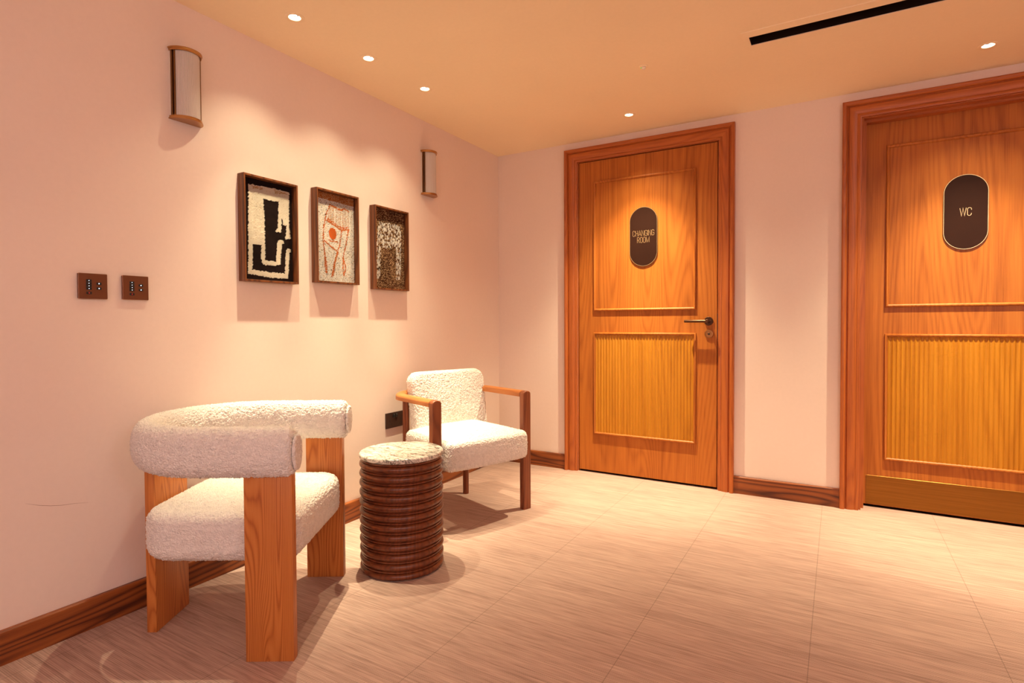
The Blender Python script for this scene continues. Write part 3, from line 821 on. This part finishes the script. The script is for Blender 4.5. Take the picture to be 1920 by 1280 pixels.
# ------------------------------------------------------------------ framed tufted pictures
def inside(p, poly):
    x, y = p; c = False; j = len(poly) - 1
    for i in range(len(poly)):
        xi, yi = poly[i]; xj, yj = poly[j]
        if (yi > y) != (yj > y) and x < (xj - xi) * (y - yi) / (yj - yi) + xi: c = not c
        j = i
    return c
def near(p, line, wd):
    x, y = p
    for (ax, ay), (bx, by) in zip(line, line[1:]):
        dx, dy = bx - ax, by - ay; t = max(0, min(1, ((x - ax) * dx + (y - ay) * dy) / (dx * dx + dy * dy)))
        if (x - ax - t * dx) ** 2 + (y - ay - t * dy) ** 2 < wd * wd: return True
    return False
A_CREAM = [(-92, 190), (39, 195), (112, 192), (110, 127), (109, 41), (116, -18), (88, -22), (94, 9), (98, 71), (71, 71), (68, 25), (65, 5), (38, 4), (41, 16), (50, 22), (57, 141), (24, 139), (-23, 140), (-18, 78), (-17, -52), (-17, -126), (39, -131), (47, -40), (60, -29), (82, -29), (80, -43), (70, -46), (60, -140), (34, -148), (-28, -149), (-37, -120), (-33, -62), (-76, -65), (-80, -174), (19, -178), (84, -180), (92, -81), (96, -64), (118, -65), (116, -76), (110, -81), (100, -202), (18, -203), (-100, -193), (-94, 58)]
A_BLOB = [(74, 69), (98, 71), (98, 47), (88, 37), (78, 44)]
A_TAN = [[(-81, 188), (-22, 189), (-27, 178), (-72, 176)], [(34, 188), (93, 188), (106, 181), (39, 173)]]
def art_a(x, y):
    q = (x + 4 * noise.noise(Vector((x * .12, y * .12, 0))), y + 4 * noise.noise(Vector((x * .12, y * .12, 9))))
    if inside(q, A_BLOB): return 'cream', 3
    if inside(q, A_CREAM):
        for tpoly in A_TAN:
            if inside(q, tpoly) and random.random() < .75: return 'tan', 3
        return ('cream', 3) if random.random() < .97 else ('tan', 2)
    return 'black', 1
B_BODY = [(-30, 163), (45, 147), (93, 150), (95, 83), (83, 55), (44, 46), (-10, 67), (-49, 82)]
B_OVAL = [(-16, 52), (0, 45), (11, 29), (8, 8), (0, -4), (-12, -8), (-24, -4), (-37, 14), (-38, 32), (-30, 46)]
B_LINES = [[(-30, 161), (-54, 110), (-68, 55), (-74, -15), (-67, -63), (-55, -135), (-53, -176)], [(-66, -80), (-62, -140), (-60, -172)], [(44, 42), (32, -27), (15, -66), (-8, -131), (-22, -190)], [(20, -66), (0, -120), (-14, -186)],
           [(-66, -18), (-27, -42), (15, -62)], [(92, 65), (74, -18), (53, -84), (69, -146), (57, -180)], [(53, -84), (52, -151), (57, -180)], [(-30, 163), (45, 147), (60, 158), (93, 150)], [(-49, 82), (-10, 67), (44, 46), (83, 55)], [(-34, -14), (20, -16)]]
def art_b(x, y):
    q = (x + 3 * noise.noise(Vector((x * .1, y * .1, 3))), y + 3 * noise.noise(Vector((x * .1, y * .1, 5))))
    if y > 186 - 0.03 * (x + 110): return ('rust', 2) if random.random() < .72 else ('tan', 2)
    if inside(q, B_OVAL): return ('red', 3) if random.random() < .8 else ('rust', 3)
    for L in B_LINES:
        if near(q, L, 3.4) and random.random() < .85: return ('red', 3) if random.random() < .45 else ('rust', 3)
    if inside(q, B_BODY):
        r = abs(sin(x * .42)); k = random.random()
        if r < .42 and k < .8: return ('rust', 3) if k < .5 else ('brown', 2)
        if near(q, [(-44, 84), (44, 50), (84, 58)], 12) and k < .5: return 'red', 3
        return ('white', 2) if k < .85 else ('tan', 2)
    k = random.random()
    return ('white', 2) if k < .80 else (('black', 1) if k < .90 else ('tan', 2))
C_BODY = [(-83, 146), (103, 150), (100, 45), (66, 10), (-20, 6), (-96, 14)]
C_LEGS = [[(-96, 20), (-62, 10), (-74, -167), (-103, -167)], [(62, 23), (100, 52), (98, -110), (86, -163), (57, -163)]]
def art_c(x, y):
    k = random.random()
    yy = int((y + 9 * noise.noise(Vector((x * .3, 0, 1)))) / 11.0); xx = math.floor(x / 3.0)
    streak = noise.cell(Vector((xx * 3.17 + .5, yy * 7.7 + .5, 2.5)))
    inb = inside((x, y + 6 * noise.noise(Vector((x * .2, 4, 0)))), C_BODY)
    inl = any(inside((x, y), l) for l in C_LEGS)
    if (inb and streak > 0.46) or (inl and streak > 0.34): return 'white', 3
    if k < .16: return 'tan', 2
    return ('brown', 1) if k < .78 else ('black', 1)
def picture(yc, zc, label, design, wd=0.272, ht=0.452):
    t = thing('framed_textile', label, 'picture', (0.0, yc, zc), 0, 'framed tufted textiles on the left wall')
    T, D, BK = 0.0085, 0.042, 0.0008
    for nm, (y0, y1, z0, z1) in (('frame_stile', (-wd / 2, -wd / 2 + T, -ht / 2, ht / 2)), ('frame_stile', (wd / 2 - T, wd / 2, -ht / 2, ht / 2)),
                             ('frame_rail', (-wd / 2 + T, wd / 2 - T, -ht / 2, -ht / 2 + T)), ('frame_rail', (-wd / 2 + T, wd / 2 - T, ht / 2 - T, ht / 2))):
        bm = bmesh.new(); add_box(bm, BK, D, y0, y1, z0, z1, 0.0006, 1)
        from_bm(nm, bm, M['pic_wood'], t)
    iw, ih = wd - 2 * T - 0.0006, ht - 2 * T - 0.0006
    bm = bmesh.new(); add_box(bm, BK, 0.008, -iw / 2, iw / 2, -ih / 2, ih / 2)
    from_bm('back_board', bm, M['board'], t)
    # tufted yarn: a fine quilt of loops, each loop one colour
    names = ['cream', 'black', 'tan', 'rust', 'red', 'brown', 'white']
    nx, nz = 96, 164
    bm = bmesh.new(); V = []
    for j in range(nz * 2 + 1):
        row = []
        for i in range(nx * 2 + 1):
            y = -iw / 2 + iw * i / (nx * 2); z = -ih / 2 + ih * j / (nz * 2)
            row.append(bm.verts.new((0.009, y, z)))
        V.append(row)
    for j in range(nz):
        for i in range(nx):
            y = (-iw / 2 + iw * (i + .5) / nx) * 1000; z = (-ih / 2 + ih * (j + .5) / nz) * 1000
            c, hgt = design(y, z); mi = names.index(c)
            jx, jz = random.uniform(-.0006, .0006), random.uniform(-.0006, .0006)
            h = 0.0012 + hgt * 0.0016 + random.uniform(0, 0.0036)
            cv = V[2 * j + 1][2 * i + 1]; cv.co.x += h; cv.co.y += jx; cv.co.z += jz
            V[2 * j][2 * i + 1].co.x += h * .22; V[2 * j + 1][2 * i].co.x += h * .22
            V[2 * j][2 * i].co.y += jx; V[2 * j][2 * i].co.z += jz if 0 < j else 0
            for a, b in ((0, 0), (0, 1), (1, 0), (1, 1)):
                p = 2 * j + a; q = 2 * i + b
                f = bm.faces.new((V[p][q], V[p][q + 1], V[p + 1][q + 1], V[p + 1][q])); f.material_index = mi
    me = bpy.data.meshes.new('tufted_panel'); bm.to_mesh(me); bm.free()
    link('tufted_panel', me, [M['yarn_' + k] for k in names], t, True)
    return t
picture(-1.960, 1.433, 'walnut framed textile of black and cream interlocking shapes, left of the three', art_a)
picture(-1.581, 1.450, 'walnut framed pale textile with orange line figure and red oval, middle of the three', art_b)
picture(-1.192, 1.436, 'walnut framed dark brown textile with white vertical stitches, right of the three', art_c)

# ------------------------------------------------------------------ wall keypads and socket
def keypad(yc, zc, label):
    t = thing('keypad_panel', label, 'switch', (0.0004, yc, zc), 0, 'bronze keypads on the left wall')
    bm = bmesh.new()
    s, d = 0.0435, 0.0085
    add_box(bm, 0.0, d, -s, s, -s, s, 0.0022, 2)
    o = from_bm('faceplate', bm, [M['bronze_plate'], M['chrome_edge']], t)
    for p in o.data.polygons:
        if p.normal.x < 0.9 and abs(p.normal.z) > 0.3: p.material_index = 1
    def key(y0, y1, z0, z1, mat):
        bm = bmesh.new(); add_box(bm, d + 0.0001, d + 0.0012, y0, y1, z0, z1, 0.0003, 1)
        return from_bm('key', bm, M['black'], t)
    def mark(k, y, z, r, mat):
        bm = bmesh.new(); add_lathe(bm, [(r, d + 0.00125), (r, d + 0.0016)], 12, (y, z), 'x')
        from_bm('key_mark', bm, mat, k)
    for i in range(4):
        z = 0.0185 - i * 0.0089
        k = key(-0.0205, -0.0045, z - 0.0042, z + 0.0042, None); mark(k, -0.0125, z, 0.0011, M['led'])
    k = key(-0.0205, -0.0045, -0.0272, -0.0188, None); mark(k, -0.0125, -0.023, 0.0022, M['redled'])
    for z in (0.0095, -0.0068):
        k = key(0.0095, 0.0245, z - 0.0042, z + 0.0042, None); mark(k, 0.0170, z, 0.0017, M['led'])
    return t
keypad(-2.6355, 1.1565, 'square bronze keypad with lit black keys, left of the pair')
keypad(-2.5025, 1.1575, 'square bronze keypad with lit black keys, right of the pair, nearer the pictures')
def socket():
    t = thing('double_socket', 'dark bronze double power socket low on the wall behind the corner armchair', 'socket', (0.0004, -1.149, 0.476))
    bm = bmesh.new(); add_box(bm, 0.0, 0.0075, -0.0735, 0.0735, -0.0435, 0.0435, 0.0018, 2)
    from_bm('faceplate', bm, M['socket'], t)
    for y in (-0.0105, 0.0105):
        bm = bmesh.new(); add_box(bm, 0.0076, 0.0115, y - 0.0085, y + 0.0085, 0.014, 0.036, 0.001, 1)
        from_bm('rocker_switch', bm, M['black'], t)
        bm = bmesh.new(); add_lathe(bm, [(0.0012, 0.0116), (0.0012, 0.0121)], 10, (y, 0.031), 'x')
        from_bm('switch_mark', bm, M['white'], t)
    for c in (-0.043, 0.043):
        for y, z, a, b in ((0, -0.001, 0.0022, 0.0045), (-0.011, -0.021, 0.0034, 0.0020), (0.011, -0.021, 0.0034, 0.0020)):
            bm = bmesh.new(); add_box(bm, 0.00755, 0.0081, c + y - a, c + y + a, z - b, z + b)
            from_bm('pin_hole', bm, M['black'], t)
    for c in (-0.058, 0.058):
        bm = bmesh.new(); add_lathe(bm, [(0.0032, 0.0075), (0.0028, 0.0085), (0.001, 0.0085)], 14, (c, 0.024), 'x')
        from_bm('screw', bm, M['bronze'], t)
    return t
socket()

# ------------------------------------------------------------------ ceiling fittings
DL = [(ROW[0], 'recessed round ceiling downlight nearest the top left, first of the row along the left wall'),
      (ROW[1], 'recessed round ceiling downlight in the middle of the row along the left wall'),
      (ROW[2], 'recessed round ceiling downlight at the corner end of the row along the left wall'),
      (DOORL[0], 'recessed round ceiling downlight in front of the changing room door'),
      (DOORL[1], 'recessed round ceiling downlight in front of the WC door')]
for (x, y), lab in DL:
    t = thing('downlight', lab, 'ceiling light', (x, y, H), 0, 'recessed downlights')
    bm = bmesh.new()
    add_lathe(bm, [(0.0342, 0.0), (0.0385, -0.0003), (0.0385, -0.0014), (0.0375, -0.0020), (0.0242, -0.0018), (0.0235, -0.0010), (0.0235, 0.030), (0.0335, 0.030)], 48, (0, 0), 'z', closed=False)
    from_bm('trim_ring', bm, M['ceiling'], t, auto=40)
    bm = bmesh.new(); add_lathe(bm, [(0.0233, 0.0100), (0.0228, 0.0105), (0.0228, 0.030), (0.001, 0.030)], 40, (0, 0), 'z', closed=False)
    from_bm('reflector', bm, M['white'], t, auto=40)
    bm = bmesh.new(); add_lathe(bm, [(0.0200, 0.0100), (0.0200, 0.0125)], 40, (0, 0))
    from_bm('lamp_face', bm, M['lampwhite'], t, label='glowing lamp face')
    bm = bmesh.new(); add_box(bm, -0.017, 0.017, 0.004, 0.0072, 0.0072, 0.0094)  # black bar standing for the shadow across the lamp face
    o = from_bm('shadow_bar', bm, M['black'], t); o.rotation_euler = (0, 0, 0.35)
t = thing('ceiling_sensor', 'tiny round sensor fitting in the ceiling between the slot vent and the doors', 'sensor', (1.371, -0.893, H))
bm = bmesh.new(); add_lathe(bm, [(0.021, -0.0001), (0.021, -0.0025), (0.017, -0.004), (0.001, -0.004)], 32); from_bm('base_plate', bm, M['ceiling'], t, auto=40)
bm = bmesh.new(); add_lathe(bm, [(0.0095, -0.0041), (0.0095, -0.010), (0.006, -0.014), (0.001, -0.0145)], 24); from_bm('lens', bm, M['white'], t, smooth=True)
bm = bmesh.new(); add_box(bm, -0.016, -0.011, -0.003, 0.003, -0.0062, -0.0041); from_bm('indicator', bm, M['green'], t)

t = thing('slot_vent', 'long narrow black slot air vent in the ceiling', 'vent', (1.8445, -0.8905, H))
bm = bmesh.new()
LN, hw_ = 1.1755, 0.0415
for x0, x1, y0, y1 in ((-0.027, -0.0002, -0.093, 0.093), (LN + 0.0002, LN + 0.027, -0.093, 0.093)): pass
prof_o = [(-0.026, -0.095), (LN + 0.026, -0.095), (LN + 0.026, 0.092), (-0.026, 0.092)]
prof_i = [(0, -hw_), (LN, -hw_), (LN, hw_), (0, hw_)]
o1 = [bm.verts.new((x, y, -0.0001)) for x, y in prof_o]; o2 = [bm.verts.new((x, y, -0.0030)) for x, y in prof_o]
i1 = [bm.verts.new((x, y, -0.0001)) for x, y in prof_i]; i2 = [bm.verts.new((x, y, -0.0030)) for x, y in prof_i]
for k in range(4):
    j = (k + 1) % 4
    bm.faces.new((o2[k], o2[j], i2[j], i2[k])); bm.faces.new((o1[k], o1[j], o2[j], o2[k])); bm.faces.new((i2[k], i2[j], i1[j], i1[k])); bm.faces.new((o1[k], i1[k], i1[j], o1[j]))
from_bm('flange', bm, M['ceiling'], t)
bm = bmesh.new()
b = [bm.verts.new((x * 1.0 + (0.0006 if x == 0 else -0.0006), y * 0.985, z)) for z in (0.0, 0.11) for x, y in prof_i]
for k in range(4): j = (k + 1) % 4; bm.faces.new((b[k], b[j], b[4 + j], b[4 + k]))
bm.faces.new(b[4:])
from_bm('plenum', bm, M['dark'], t)
bm = bmesh.new(); add_box(bm, 0.03, LN - 0.03, -0.004, 0.004, 0.045, 0.075, 0.001, 1); from_bm('blade', bm, M['dark'], t)
